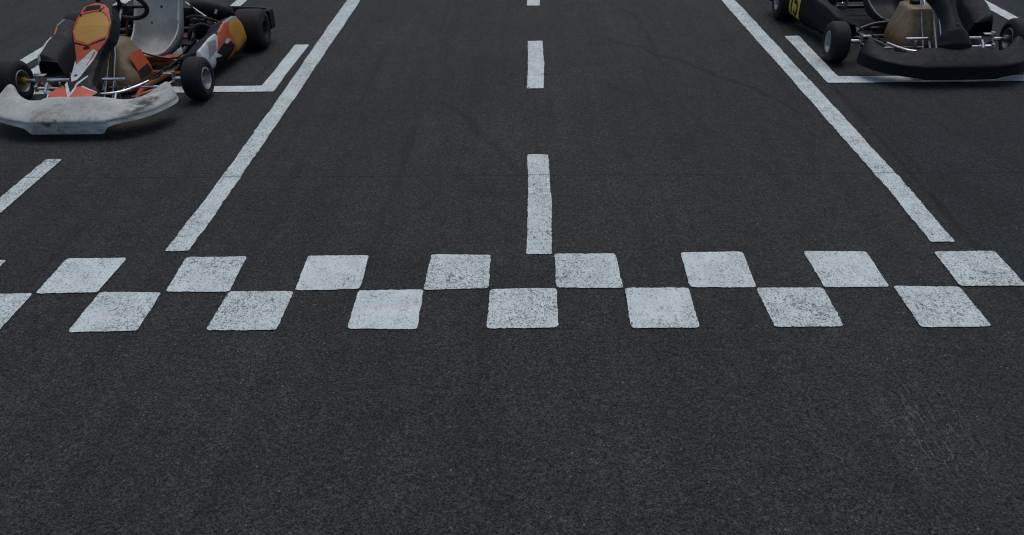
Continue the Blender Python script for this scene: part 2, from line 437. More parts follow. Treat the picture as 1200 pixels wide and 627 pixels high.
class MB:
    def __init__(self):
        self.bm = bmesh.new()
        self.mi = 0

    def _f(self, vs_):
        try:
            f = self.bm.faces.new(vs_)
            f.material_index = self.mi
            f.smooth = True
            return f
        except ValueError:
            return None

    def tube(self, pts, r, n=10, smooth=0, cap=True):
        if isinstance(r, (list, tuple)) and smooth and len(pts) > 2:
            r = [q.x for q in catmull([(v, 0, 0) for v in r], smooth)]
        pts = catmull(pts, smooth) if smooth else [Vector(p) for p in pts]
        rings = []
        t0 = (pts[1] - pts[0]).normalized()
        up = Vector((0, 0, 1)) if abs(t0.z) < 0.9 else Vector((1, 0, 0))
        nrm = t0.cross(up).normalized()
        for i, p in enumerate(pts):
            a = pts[max(i - 1, 0)]
            b = pts[min(i + 1, len(pts) - 1)]
            t = (b - a).normalized()
            nrm = (nrm - t * nrm.dot(t)).normalized()
            bn = t.cross(nrm)
            rr = r[i] if isinstance(r, (list, tuple)) else r
            rings.append([self.bm.verts.new(p + (nrm * math.cos(2 * math.pi * k / n) + bn * math.sin(2 * math.pi * k / n)) * rr) for k in range(n)])
        for a, b in zip(rings, rings[1:]):
            for k in range(n):
                self._f((a[k], a[(k + 1) % n], b[(k + 1) % n], b[k]))
        if cap:
            self._f(rings[0][::-1])
            self._f(rings[-1])
        return self

    def torus(self, c, ax, R_, r, n=40, k=10, squash=None):
        ax = Vector(ax).normalized()
        u = ax.cross(Vector((1, 0, 0)))
        u = u.normalized()
        v = Vector((1, 0, 0)) if squash is None else Vector((1, 0, 0))
        rings = []
        for i in range(n):
            a = 2 * math.pi * i / n
            rx, ry = math.cos(a) * R_, math.sin(a) * R_
            if squash is not None and ry < -squash:
                ry = -squash
            p = Vector(c) + v * rx + u * ry
            rad = (v * rx + u * ry).normalized()
            rings.append([self.bm.verts.new(p + (rad * math.cos(2 * math.pi * j / k) + ax * math.sin(2 * math.pi * j / k)) * r) for j in range(k)])
        for i in range(n):
            a, b = rings[i], rings[(i + 1) % n]
            for j in range(k):
                self._f((a[j], a[(j + 1) % k], b[(j + 1) % k], b[j]))
        return self

    def lathe(self, prof, c=(0, 0, 0), ax=(1, 0, 0), n=48, closed=False):
        """prof: (along axis, radius)"""
        ax = Vector(ax).normalized()
        h = Vector((0, 0, 1)) if abs(ax.z) < 0.9 else Vector((0, 1, 0))
        u = ax.cross(h).normalized()
        v = ax.cross(u)
        c = Vector(c)
        rings = []
        for a, r in prof:
            if r < 1e-5:
                rings.append([self.bm.verts.new(c + ax * a)])
            else:
                rings.append([self.bm.verts.new(c + ax * a + (u * math.cos(2 * math.pi * k / n) + v * math.sin(2 * math.pi * k / n)) * r) for k in range(n)])
        if closed:
            rings.append(rings[0])
        for a, b in zip(rings, rings[1:]):
            for k in range(n):
                q = [a[k % len(a)], a[(k + 1) % len(a)], b[(k + 1) % len(b)], b[k % len(b)]]
                qq = []
                for x in q:
                    if x not in qq:
                        qq.append(x)
                if len(qq) > 2:
                    self._f(qq)
        return self

    def box(self, c, s, rot=None, bev=0.0, seg=2, taper=None):
        g = bmesh.ops.create_cube(self.bm, size=1.0)
        vs_ = g['verts']
        for v in vs_:
            if taper:
                f = taper if v.co.z > 0 else 1.0
                v.co.x *= f
                v.co.y *= f
            v.co = Vector((v.co.x * s[0], v.co.y * s[1], v.co.z * s[2]))
        if bev:
            es = list({e for v in vs_ for e in v.link_edges})
            r = bmesh.ops.bevel(self.bm, geom=es, offset=bev, segments=seg, profile=0.6, affect='EDGES')
            vs_ = list({v for f in r['faces'] for v in f.verts} | {v for v in vs_ if v.is_valid})
        mt = (rot.to_4x4() if rot is not None else Matrix.Identity(4))
        for v in vs_:
            v.co = (mt @ v.co) + Vector(c)
        for f in {f for v in vs_ for f in v.link_faces}:
            f.material_index = self.mi
            f.smooth = True
        return self

    def grid(self, P, matf=None, closed_u=False, closed_v=False):
        """P[i][j] points; matf(i,j) gives the material slot"""
        V = [[self.bm.verts.new(p) for p in row] for row in P]
        nu, nv = len(V), len(V[0])
        for i in range(nu if closed_u else nu - 1):
            for j in range(nv if closed_v else nv - 1):
                f = self._f((V[i][j], V[(i + 1) % nu][j], V[(i + 1) % nu][(j + 1) % nv], V[i][(j + 1) % nv]))
                if f and matf:
                    f.material_index = matf(i, j)
        return V

    def prism(self, poly, axis, a, b):
        """extrude a 2-D polygon along x, y or z from a to b"""
        def mk(p, t):
            if axis == 'x':
                return (t, p[0], p[1])
            if axis == 'y':
                return (p[0], t, p[1])
            return (p[0], p[1], t)
        A = [self.bm.verts.new(mk(p, a)) for p in poly]
        B = [self.bm.verts.new(mk(p, b)) for p in poly]
        n = len(poly)
        for i in range(n):
            self._f((A[i], A[(i + 1) % n], B[(i + 1) % n], B[i]))
        self._f(A[::-1])
        self._f(B)
        return self

    def build(self, name, mats, parent=None, sharp=35, loc=None, normals=True):
        if normals:
            bmesh.ops.recalc_face_normals(self.bm, faces=self.bm.faces[:])
        me = bpy.data.meshes.new(name)
        self.bm.to_mesh(me)
        self.bm.free()
        for x in (mats if isinstance(mats, (list, tuple)) else [mats]):
            me.materials.append(MT[x] if isinstance(x, str) else x)
        if sharp:
            me.set_sharp_from_angle(angle=R(sharp))
        o = bpy.data.objects.new(name, me)
        col.objects.link(o)
        if parent:
            o.parent = parent
        if loc:
            o.location = loc
        return o


def tag(o, label=None, cat=None, group=None, kind=None):
    for k_, v_ in (('label', label), ('category', cat), ('group', group), ('kind', kind)):
        if v_:
            o[k_] = v_
    return o


def empty(name, loc=(0, 0, 0), parent=None):
    o = bpy.data.objects.new(name, None)
    o.empty_display_size = 0.1
    o.location = loc
    col.objects.link(o)
    if parent:
        o.parent = parent
    return o


def inpoly(p, poly):
    x, y = p
    c = False
    n = len(poly)
    for i in range(n):
        x1, y1 = poly[i]
        x2, y2 = poly[(i + 1) % n]
        if (y1 > y) != (y2 > y) and x < (x2 - x1) * (y - y1) / (y2 - y1) + x1:
            c = not c
    return c


def interp(x, tab):
    if x <= tab[0][0]:
        return tab[0][1]
    for (a, fa), (b, fb) in zip(tab, tab[1:]):
        if x <= b:
            t = (x - a) / (b - a)
            t = t * t * (3 - 2 * t) * 0.4 + t * 0.6
            return fa + (fb - fa) * t
    return tab[-1][1]


# ------------------------------------------------------------------ ground
g = MB()
S = 400.0
n = 8
g.grid([[(-S + 2 * S * i / n, -S + 2 * S * j / n, 0.0) for j in range(n + 1)] for i in range(n + 1)])
tag(g.build('asphalt_track', 'asphalt', sharp=0), kind='structure')


# ------------------------------------------------------------------ painted markings
def ragged(poly, amp=0.0035, step=0.008, rad=0.010, seed=0):
    """a hand-rolled paint outline: rounded corners, uneven edge"""
    pts = [Vector((p[0], p[1], 0)) for p in poly]
    n_ = len(pts)
    sm = []
    for i in range(n_):
        a, b, c = pts[i - 1], pts[i], pts[(i + 1) % n_]
        d1, d2 = (a - b).normalized(), (c - b).normalized()
        p1, p2 = b + d1 * rad, b + d2 * rad
        for t in (0, 0.33, 0.67, 1):
            sm.append(p1 * (1 - t) ** 2 + b * 2 * t * (1 - t) + p2 * t * t)
    out = []
    for i in range(len(sm)):
        a, b = sm[i], sm[(i + 1) % len(sm)]
        L = (b - a).length
        k_ = max(1, int(L / step))
        nr = Vector((-(b - a).y, (b - a).x, 0)).normalized() if L > 1e-6 else Vector()
        for j in range(k_):
            p = a + (b - a) * (j / k_)
            q = p + Vector((seed * 3.1, seed * 1.7, 0))
            off = mnoise.noise(q * 4) * 1.1 + mnoise.noise(q * 17) * 0.7 + mnoise.noise(q * 60) * 0.6 + mnoise.noise(q * 170) * 0.9
            out.append(p + nr * off * amp)
    return out


def paint(name, poly, seed=0, parent=None, amp=0.0035, z=0.004, rad=0.010):
    bm = bmesh.new()
    vs_ = [bm.verts.new((p.x, p.y, z)) for p in ragged(poly, amp, 0.008, rad, seed)]
    f = bm.faces.new(vs_)
    f.normal_update()
    bmesh.ops.triangulate(bm, faces=[f], ngon_method='EAR_CLIP')
    bmesh.ops.recalc_face_normals(bm, faces=bm.faces[:])
    me = bpy.data.meshes.new(name)
    bm.to_mesh(me)
    bm.free()
    if me.polygons and me.polygons[0].normal.z < 0:
        me.flip_normals()
    me.materials.append(MT['paint'])
    o = bpy.data.objects.new(name, me)
    col.objects.link(o)
    if parent:
        o.parent = parent
    return o


def strip(left, right):
    return left + right[::-1]


line_l = paint('lane_line', [(-1.572, 2.985), (-1.558, 3.58), (-1.563, 5.0), (-1.583, 6.2), (-1.592, 7.3), (-1.600, 16.0),
                             (-1.480, 16.0), (-1.473, 7.3), (-1.467, 6.2), (-1.462, 4.8), (-1.462, 3.58), (-1.466, 2.985)], 1, None, .0046)
tag(line_l, 'long solid white line just beside the orange and white kart, chipped along its edge', 'lane line', 'solid white lane lines', 'thing')
line_r = paint('lane_line', [(1.664, 2.995), (1.672, 3.49), (1.650, 4.6), (1.618, 6.0), (1.598, 7.05), (1.50, 16.0),
                             (1.615, 16.0), (1.711, 7.05), (1.731, 6.0), (1.757, 4.6), (1.773, 3.49), (1.765, 2.995)], 2, None, .0046)
tag(line_r, 'long solid white line leading up to the number plate side of the all-black kart', 'lane line', 'solid white lane lines', 'thing')
o = paint('lane_line', [(-3.648, 2.99), (-3.648, 16.0), (-3.552, 16.0), (-3.552, 2.99)], 3, None, .0045)
tag(o, 'solid white line mostly hidden behind the wheel and black pod of the orange kart', 'lane line', 'solid white lane lines', 'thing')
o = paint('lane_line', [(3.612, 2.99), (3.603, 6.0), (3.590, 16.0), (3.695, 16.0), (3.703, 6.0), (3.708, 2.99)], 4, None, .0045)
tag(o, 'solid white line partly hidden by the rear pod and tyre of the all-black kart', 'lane line', 'solid white lane lines', 'thing')

dash_lab = {0: 'white dash nearest the chequered line, pointing at it between the two solid lines',
            1: 'short white dash in the middle lane, second one beyond the chequered line',
            2: 'white dash cut by the top edge, farthest of the middle lane'}
for k_ in range(3):
    y0 = 2.926 + 2.015 * k_
    o = paint('lane_dash', [(-0.026, y0), (-0.018, y0 + 0.5), (-0.020, y0 + 1.012), (0.086, y0 + 1.010), (0.090, y0 + 0.5), (0.080, y0)], 10 + k_)
    tag(o, dash_lab[k_], 'lane dash', 'white dashes along the lane centres', 'thing')
dl = {0: 'white dash on bare asphalt in front of the orange kart white bumper', 1: 'white dash lying under the orange and white kart',
      2: 'white dash just behind the engine of the orange kart'}
for k_ in range(3):
    y0 = 2.945 + 2.015 * k_
    o = paint('lane_dash', [(-2.580, y0), (-2.578, y0 + 1.015), (-2.492, y0 + 1.012), (-2.486, y0)], 30 + k_)
    tag(o, dl[k_], 'lane dash', 'white dashes along the lane centres', 'thing')


def bay(x0, x1, wl, yl, yh, yt, skew, seed):
    """bracket: cross bar with a short leg at either end"""
    return paint('bay_marking', [(x0, yl), (x1, yl + skew), (x1, yt), (x1 - wl, yt), (x1 - wl, yh + skew), (x0 + wl, yh), (x0 + wl, yt), (x0, yt)], seed, rad=0.014)


o = bay(-3.452, -1.628, 0.104, 4.975, 5.085, 5.957, -0.015, 50)
tag(o, 'white painted grid bracket under the front wheels of the orange kart', 'grid box', 'white grid box brackets', 'thing')
o = bay(1.844, 3.555, 0.102, 4.962, 5.078, 5.968, -0.035, 51)
tag(o, 'white painted grid bracket below the black bumper of the all-black kart', 'grid box', 'white grid box brackets', 'thing')

start = empty('start_line', (0, 2.668, 0))
tag(start, 'chequered start line of worn white squares in two staggered rows across the track', 'start line', None, 'thing')
sx0, ss = 0.0912, 0.2577
for i in range(-12, 10):
    far = (i % 2 == 0)
    ya, yb = (2.670, 2.931) if far else (2.407, 2.666)
    e = 0.002
    jt = [random.uniform(-0.006, 0.006) for _ in range(8)]
    xa, xb = sx0 + ss * i + e, sx0 + ss * (i + 1) - e
    poly = [(xa + jt[0], ya + jt[1]), (xb + jt[2], ya + jt[3]), (xb + jt[4], yb + jt[5]), (xa + jt[6], yb + jt[7])]
    poly = [(px, py - 2.668 - .006 * max(px, 0)) for px, py in poly]
    paint('painted_square', poly, 70 + i, start, 0.0032, rad=0.016)


# ------------------------------------------------------------------ karts
def xpod(y, k_=0.09):
    return 0.54 + k_ * (y - 0.2) / 0.68


CLINE = [(-.45, .185), (-.36, .205), (-.256, .246), (-.155, .308), (-.07, .385), (.02, .462), (.10, .520), (.165, .560)]
CS = [0.0]
for a, b in zip(CLINE, CLINE[1:]):
    CS.append(CS[-1] + math.hypot(b[0] - a[0], b[1] - a[1]))


def cpoint(s):
    for i in range(len(CS) - 1):
        if s <= CS[i + 1] or i == len(CS) - 2:
            t = (s - CS[i]) / (CS[i + 1] - CS[i])
            a, b = CLINE[i], CLINE[i + 1]
            return Vector((0, a[0] + (b[0] - a[0]) * t, a[1] + (b[1] - a[1]) * t))


def cnormal(s):
    d = cpoint(min(s + 0.05, CS[-1])) - cpoint(max(s - 0.05, 0))
    return Vector((0, -d.z, d.y)).normalized() * 1.0     # towards the front and up


DARK_Y = [(0, -.398), (.05, -.410), (.10, -.404), (.2, -.345), (.32, -.245), (.44, -.150), (.56, -.055), (.65, .025), (.80, .15)]
DARK_Z = [(0, .162), (.05, .188), (.10, .226), (.2, .295), (.32, .358), (.44, .425), (.56, .490), (.65, .540), (.80, .60)]


def dark_point(s):
    return Vector((.012, interp(s, DARK_Y), interp(s, DARK_Z)))


def nose_panel(root, style):
    """the upright shield in front of the steering wheel"""
    smax = CS[-1]
    if style == 'orange':
        wtab = [(0, .100), (.02, .125), (.045, .139), (.075, .132), (.11, .112), (.135, .082), (.17, .070), (.25, .067), (.33, .071), (.40, .088), (.47, .112), (.53, .117), (.60, .112), (.66, .097), (.70, .084), (.731, .055)]
        polys = [
            ('oborder', 1, [(-.092, .659), (-.085, .701), (-.015, .724), (.044, .712), (.076, .679), (.108, .579), (.106, .477), (.091, .431), (.061, .376), (-.051, .288), (-.089, .435), (-.116, .52), (-.108, .609)]),
            ('yellow', 2, [(-.097, .614), (-.088, .637), (.034, .662), (.073, .627), (.098, .58), (.097, .485), (-.001, .43), (-.079, .458), (-.110, .52)]),
            ('slot', 0, [(-.078, .654), (-.064, .70), (.024, .705), (.030, .669)]),
            ('cutl', 0, [(-.100, .645), (-.085, .622), (-.078, .626), (-.092, .652)]),
            ('cutr', 0, [(.020, .655), (.045, .690), (.052, .686), (.030, .650)]),
            ('dot', 0, [(-.03, .399), (-.005, .411), (.017, .401), (.005, .386), (-.024, .385)]),
            ('ob2', 0, [(-.098, .445), (-.002, .414), (.092, .470), (.094, .455), (-.002, .404), (-.098, .432)]),
            ('white', 3, [(.062, .37), (-.011, .163), (-.039, .148), (-.074, .221), (-.078, .337), (-.051, .288), (.030, .385), (.039, .389)]),
            ('ostripe', 1, [(.050, .372), (.018, .275), (.010, .275), (.040, .372)]),
            ('wdot', 0, [(-.045, .205), (-.032, .213), (-.020, .205), (-.028, .193), (-.040, .193)]),
            ('fl', 1, [(-.139, .04), (-.121, .102), (-.08, .116), (-.039, .073), (.004, .004), (-.095, -.01)]),
            ('fr', 1, [(.010, .002), (.000, .102), (.034, .107), (.139, .058), (.105, -.01)]),
            ('z', 3, [(-.101, .180), (-.081, .178), (-.008, .040), (-.006, .134), (.040, .205), (.040, .190), (.006, .118), (.006, -.004), (-.006, -.004), (-.088, .160)]),
            ('rimr', 3, [(.036, .112), (.139, .061), (.139, .054), (.034, .102)]),
        ]
        mats = ['black', 'orange', 'yellow', 'white']
        nu, nv = 120, 340
    else:
        wtab = [(0, .045), (.010, .064), (.03, .082), (.06, .092), (.10, .093), (.15, .083), (.20, .068), (.27, .050), (.36, .044), (.46, .050), (.52, .080), (.58, .112), (.64, .122), (.70, .108), (.731, .075)]
        polys = []
        mats = ['charcoal']
        nu, nv = 40, 80

    def cell(i, j, nu_, fl):
        return 0
    mb = MB()
    P = []
    U = [-1 + 2 * i / nu for i in range(nu + 1)]
    fl = [0.33, 0.66, 1.0]
    rows = []
    for j in range(nv + 1):
        s = smax * j / nv
        c = cpoint(s)
        nr = cnormal(s)
        if style != 'orange':
            c, c2 = dark_point(s), dark_point(s + .03)
            c0 = dark_point(max(0, s - .03))
            nr = Vector((0, -(c2 - c0).z, (c2 - c0).y)).normalized()
        wd = interp(s, wtab)
        dep = interp(s, [(0, .018), (.12, .026), (.33, .030), (.46, .052), (.74, .055)])
        fs = interp(s, [(0, .010), (.33, .012), (.46, .026), (.74, .022)])
        bulge = 0.010 if style == 'orange' else 0.026
        row = []
        for t in reversed(fl):
            row.append((c + Vector((-wd - fs * t, 0, 0)) - nr * (dep * t + 0.002 + bulge), None))
        for u in U:
            dent = 0.0
            # the plate sits in a shallow recess; edges roll over
            if style == 'orange' and inpoly((u * wd, s), polys[1][2]):
                dent = 0.004
            row.append((c + Vector((u * wd, 0, 0)) - nr * (0.002 * abs(u) ** 6 + bulge * u * u + dent), (u * wd, s)))
        for t in fl:
            row.append((c + Vector((wd + fs * t, 0, 0)) - nr * (dep * t + 0.002 + bulge), None))
        rows.append(row)
    idx = {}

    def mf(j, i):
        a, b = rows[j][i][1], rows[min(j + 1, nv)][min(i + 1, len(rows[0]) - 1)][1]
        if a is None or b is None:
            return 0
        q = ((a[0] + b[0]) / 2, (a[1] + b[1]) / 2)
        r = 0
        for _, mi_, pl in polys:
            if inpoly(q, pl):
                r = mi_
        return r
    V = mb.grid([[p for p, _ in row] for row in rows], mf)
    # cap the top and the foot, close the back
    back = []
    for j in range(0, nv + 1):
        back.append((V[j][0], V[j][-1]))
    for (a0, b0), (a1, b1) in zip(back, back[1:]):
        mb._f((a0, a1, b1, b0))
    mb._f(V[0][:])
    mb._f(V[-1][::-1])
    o = mb.build('nose_panel', mats, root, sharp=40, normals=False)
    if style != 'orange':
        s = .245
        c = dark_point(s) + Vector((.008, 0, 0))
        MB().lathe([(-.002, 0), (-.002, .011), (.004, .010), (.006, .006), (.006, 0)], c, cnormal(s), 16).build('nose_bolt', 'suede', o)
    return o


def bumper(root, mat, dx=0.0, dy=0.0, chin_l=0.0, dz=0.0):
    st = [  # lower lip, crease, upper edge
        ((0, -.655, .038), (0, -.650, .112), (0, -.45, .190)),
        ((.12, -.655, .038), (.12, -.648, .112), (.11, -.45, .192)),
        ((.212, -.651, .039), (.208, -.644, .112), (.19, -.45, .188)),
        ((.228, -.650, .046), (.225, -.643, .112), (.205, -.447, .183)),
        ((.243, -.647, .078), (.241, -.640, .114), (.222, -.442, .174)),
        ((.268, -.642, .084), (.266, -.634, .116), (.245, -.435, .165)),
        ((.335, -.622, .088), (.333, -.618, .120), (.30, -.415, .153)),
        ((.420, -.570, .092), (.416, -.565, .124), (.365, -.375, .160)),
        ((.490, -.490, .096), (.485, -.482, .128), (.415, -.325, .182)),
        ((.530, -.390, .099), (.523, -.385, .130), (.450, -.275, .205)),
        ((.545, -.300, .101), (.536, -.300, .126), (.472, -.245, .214)),
    ]
    full = [tuple(Vector((-p[0] + chin_l * (1 - min(1, abs(abs(p[0]) - .22) / .2)), p[1], p[2])) for p in s) for s in st[:0:-1]] + [tuple(Vector(p) for p in s) for s in st]
    full = [tuple(Vector((p.x + dx, p.y * (1 - dy), p.z + dz)) for p in s) for s in full]
    if mat != 'bumper_white':
        full = [(Vector((b.x, b.y, b.z - .034 * min(1, max(0, abs(b.x) - .225) / .02))), c, t) for b, c, t in full]
    rows = []
    for k_, (b, c, t) in enumerate(full):
        out = (c - t)
        m1 = c.lerp(t, 0.10) + Vector((0, 0, 0.010))
        m2 = c.lerp(t, 0.80) + Vector((0, 0, 0.010))
        inw = Vector((-out.x, -out.y, 0)).normalized()
        t2 = t + inw * 0.022 + Vector((0, 0, -0.022))
        b2 = t2 + Vector((0, 0, -0.06))
        b2.z = max(b2.z, b.z + 0.02)
        b1 = b + inw * 0.06 + Vector((0, 0, 0.004))
        crease_lo = c + Vector((0, 0, -0.010)) + inw * 0.004
        lip = b.lerp(c, 0.14)
        b0 = b + inw * 0.008
        rows.append([b, lip, crease_lo, c, m1, m2, t, t2, b2, b1, b0])
    if mat == 'bumper_white':
        rows = [[p + Vector((0, mnoise.noise(p * 11) * .010, mnoise.noise(p * 13 + Vector((5, 0, 0))) * .009)) for p in r] for r in rows]
    mb = MB()
    V = mb.grid(rows, closed_v=True)
    mb._f(V[0][:])
    mb._f(V[-1][::-1])
    o = mb.build('front_bumper', mat, root, sharp=0)
    sub = o.modifiers.new('subdivision', 'SUBSURF')
    sub.levels = sub.render_levels = 3
    return o


def wheel(root, c, width, rad, steer, hubmat, side, rimmat='alloy'):
    """side: +1 when the outer face looks to +x"""
    wroot = empty('wheel', c, root)
    wroot.rotation_euler = (0, 0, steer)
    h = width / 2
    rr = 0.0640
    prof = [(-h + .012, rr + .002), (-h + .002, rr + .014), (-h - .002, rr + .030), (-h + .006, rad - .018), (-h + .018, rad - .005), (-h + .034, rad - .001),
            (0, rad), (h - .034, rad - .001), (h - .018, rad - .005), (h - .006, rad - .018), (h + .002, rr + .030), (h - .002, rr + .014), (h - .012, rr + .002)]
    prof = [(p.x, p.y) for p in catmull([(a, b, 0) for a, b in prof], 4)]
    MB().lathe(prof, n=64).build('tyre', 'rubber', wroot, sharp=0)
    rim = [(-h + .008, rr + .006), (-h + .004, rr + .001), (-h + .010, rr - .006), (-h + .030, rr - .012), (-.012, rr - .018), (.0, .036), (.004, .020), (.010, .020), (.012, .036),
           (.014, rr - .020), (h - .030, rr - .012), (h - .010, rr - .006), (h - .004, rr + .001), (h - .008, rr + .006)]
    rim = [(a * side, b) for a, b in rim]
    MB().lathe(rim, n=56).build('rim', rimmat, wroot, sharp=30)
    hb = MB()
    s = -side
    hb.lathe([(s * -.012, 0.0), (s * -.012, .022), (s * .01, .022), (s * .012, .034), (s * .022, .034), (s * .026, .026), (s * (h + .012), .024), (s * (h + .016), .018), (s * (h + .016), 0)], n=24)
    for k_ in range(5):
        a = 2 * math.pi * k_ / 5
        hb.tube([(s * -.014, .030 * math.cos(a), .030 * math.sin(a)), (s * .03, .030 * math.cos(a), .030 * math.sin(a))], .005, 6)
    hb.lathe([(side * .015, 0), (side * .015, .012), (side * (h * .55), .012), (side * (h * .58), .006), (side * (h * .58), 0)], n=12)
    hb.build('hub', hubmat, wroot)
    return wroot


def side_pod(root, side, style):
    """a hollow blow-moulded pod between the wheels; side +1 sits at +x"""
    def outline(t):
        return None
    OUT = [(.215, .205), (.232, .150), (.300, .098), (.420, .078), (.620, .061), (.760, .070), (.872, .088), (.884, .105), (.862, .170), (.835, .250), (.815, .285), (.774, .304), (.645, .308), (.545, .268), (.430, .250), (.260, .230)]
    # surface in (y, t): t 0 lower edge .. 1 upper edge of the outer face
    low = [(.215, .085), (.235, .072), (.28, .068), (.42, .070), (.62, .061), (.76, .068), (.885, .088)]
    hi = [(.215, .185), (.24, .222), (.43, .256), (.545, .262), (.645, .298), (.77, .300), (.825, .282), (.855, .250), (.885, .195)]
    polys = [
        (1, [(.20, .05), (.20, .32), (.47, .32), (.51, .22), (.42, .158), (.51, .10), (.56, .05)]),
        (4, [(.30, .15), (.42, .17), (.46, .235), (.36, .245)]),
        (2, [(.501, .252), (.56, .30), (.682, .32), (.682, .281), (.651, .232), (.689, .181), (.703, .094), (.66, .05), (.55, .05), (.576, .08), (.683, .127), (.594, .205), (.42, .158)]),
        (3, [(.682, .281), (.70, .286), (.813, .278), (.90, .20), (.90, .06), (.72, .06), (.703, .094), (.689, .181), (.651, .232)]),
        (0, [(.385, .135), (.470, .120), (.536, .163), (.595, .184), (.683, .127), (.587, .077), (.50, .050), (.398, .060)]),
        (5, [(.545, .185), (.600, .205), (.640, .180), (.590, .170)]),
        (4, [(.64, .292), (.72, .284), (.815, .276), (.84, .33), (.62, .33)]),
    ] if style == 'orange' else []
    mats = ['black', 'white', 'orange', 'yellow_pod', 'grey_decal', 'white'] if style == 'orange' else ['charcoal']
    ny, nz = (170, 60) if style == 'orange' else (48, 16)
    mb = MB()
    rows = []
    uv = []
    y0, y1 = .215, .885
    for i in range(ny + 1):
        y = y0 + (y1 - y0) * i / ny
        zl, zh = interp(y, low), interp(y, hi)
        e = min(1.0, (y - y0) / 0.03 + 0.2, (y1 - y) / 0.03 + 0.2)
        xo = xpod(y, .09 if style == 'orange' else .125)
        row, q = [], []
        for j in range(nz + 1):
            t = j / nz
            z = zl + (zh - zl) * t
            bul = -(0.012 if t > .5 else 0.030) * (abs(2 * t - 1.0) ** 3) - 0.012 * (1 - e)
            lean = -0.015 * t
            row.append(Vector(((xo + bul + lean) * side, y, z)))
            q.append((y, z))
        # over the top and down the inside
        xt = xo - 0.029
        ztop = zh
        for a, bz in ((.004, .004), (.012, .003), (.060, -.012), (.105, -.030), (.118, -.052)):
            row.append(Vector(((xt - a) * side, y, max(ztop + bz * e, zl + .05))))
            q.append((y, ztop + 0.02))
        # under
        for a, bz in ((.170, .020), (.09, .004), (.012, .002)):
            row.append(Vector(((xo - a) * side, y, zl + bz)))
            q.append(None)
        rows.append(row)
        uv.append(q)

    def mf(i, j):
        if j >= nz + 8 or j + 1 >= len(uv[0]):
            return 0
        a, b = uv[i][j], uv[i + 1][j + 1]
        if a is None or b is None:
            return 0
        if j >= nz + 2:
            return 0
        c = ((a[0] + b[0]) / 2, (a[1] + b[1]) / 2)
        r = 0
        for mi_, pl in polys:
            if inpoly(c, pl):
                r = mi_
        return r
    V = mb.grid(rows, mf, closed_v=True)

    def cap(ring, inset, depth):
        c = sum((v.co for v in ring), Vector()) / len(ring)
        in1 = [mb.bm.verts.new(v.co.lerp(c, inset)) for v in ring]
        in2 = [mb.bm.verts.new(v.co.lerp(c, inset + .10) + Vector((0, depth, 0))) for v in ring]
        k_ = len(ring)
        for a, b in ((ring, in1), (in1, in2)):
            for i in range(k_):
                mb._f((a[i], a[(i + 1) % k_], b[(i + 1) % k_], b[i]))
        mb._f(in2)
    cap(V[0], 0.12, 0.05)
    cap(V[-1], 0.12, -0.05)
    o = mb.build('side_pod', mats, root, sharp=50)
    return o


def left_pod(root):
    pass


def digit_strokes(kind):
    if kind == '1':
        return [[(.2, .78), (.5, 1.0), (.5, 0.0)]]
    return [[(.9, 1.0), (.15, 1.0), (.12, .56), (.55, .64), (.88, .46), (.88, .16), (.5, 0.0), (.08, .12)]]


def number_plate(pod):
    """yellow number plate with a black 15 on the outer face of the pod at -x"""
    y0, y1 = .705, .925

    def surf(y, t, off):
        low = [(.215, .085), (.235, .072), (.28, .068), (.42, .070), (.62, .061), (.76, .068), (.885, .088)]
        hi = [(.215, .185), (.24, .222), (.43, .256), (.545, .262), (.645, .298), (.77, .300), (.825, .282), (.855, .250), (.885, .195)]
        yy = min(y, .82)
        zl, zh = interp(yy, low), interp(yy, hi)
        zh = min(zh, .285)
        z = zl + (zh - zl) * t
        xo = xpod(y, .125)
        return Vector((-(xo - (0.012 if t > .5 else 0.030) * (abs(2 * t - 1.0) ** 3) - 0.015 * t + off), y, z))
    mb = MB()
    ya, yb, ta, tb = .715, .872, .05, .97
    nn = 14
    f = [[surf(ya + (yb - ya) * i / nn, ta + (tb - ta) * j / nn, .004) for j in range(nn + 1)] for i in range(nn + 1)]
    bk = [[surf(ya + (yb - ya) * i / nn, ta + (tb - ta) * j / nn, .0005) for j in range(nn + 1)] for i in range(nn + 1)]
    mb.grid(f)
    mb.grid(bk)
    o = mb.build('number_plate', 'yellow_plate', pod, sharp=0, normals=False)
    # digits read from outside: text runs towards -y ... the viewer stands at -x, so text goes from +y to -y
    dm = MB()

    def to3(u, v):
        # u across the plate 0..1 (from rear +y to front -y), v up
        return surf(yb - (yb - ya) * u, ta + (tb - ta) * v, .0065)
    for kind, u0, u1 in (('1', .10, .40), ('5', .46, .86)):
        for st in digit_strokes(kind):
            pts = catmull([(u0 + (u1 - u0) * p[0], .12 + .74 * p[1], 0) for p in st], 5) if kind == '5x' else [Vector((u0 + (u1 - u0) * p[0], .12 + .74 * p[1], 0)) for p in st]
            for a, b in zip(pts, pts[1:]):
                d = (b - a)
                L = d.length
                d.normalize()
                nrm = Vector((-d.y, d.x, 0)) * .052
                k_ = 6
                P = []
                for i in range(k_ + 1):
                    t = -.02 + (L + .04) * i / k_
                    c = a + d * t
                    P.append([to3(*(c + nrm)[:2]), to3(*c[:2]), to3(*(c - nrm)[:2])])
                dm.grid(P)
    dm.build('number', 'black', o, sharp=0, normals=False)
    return o


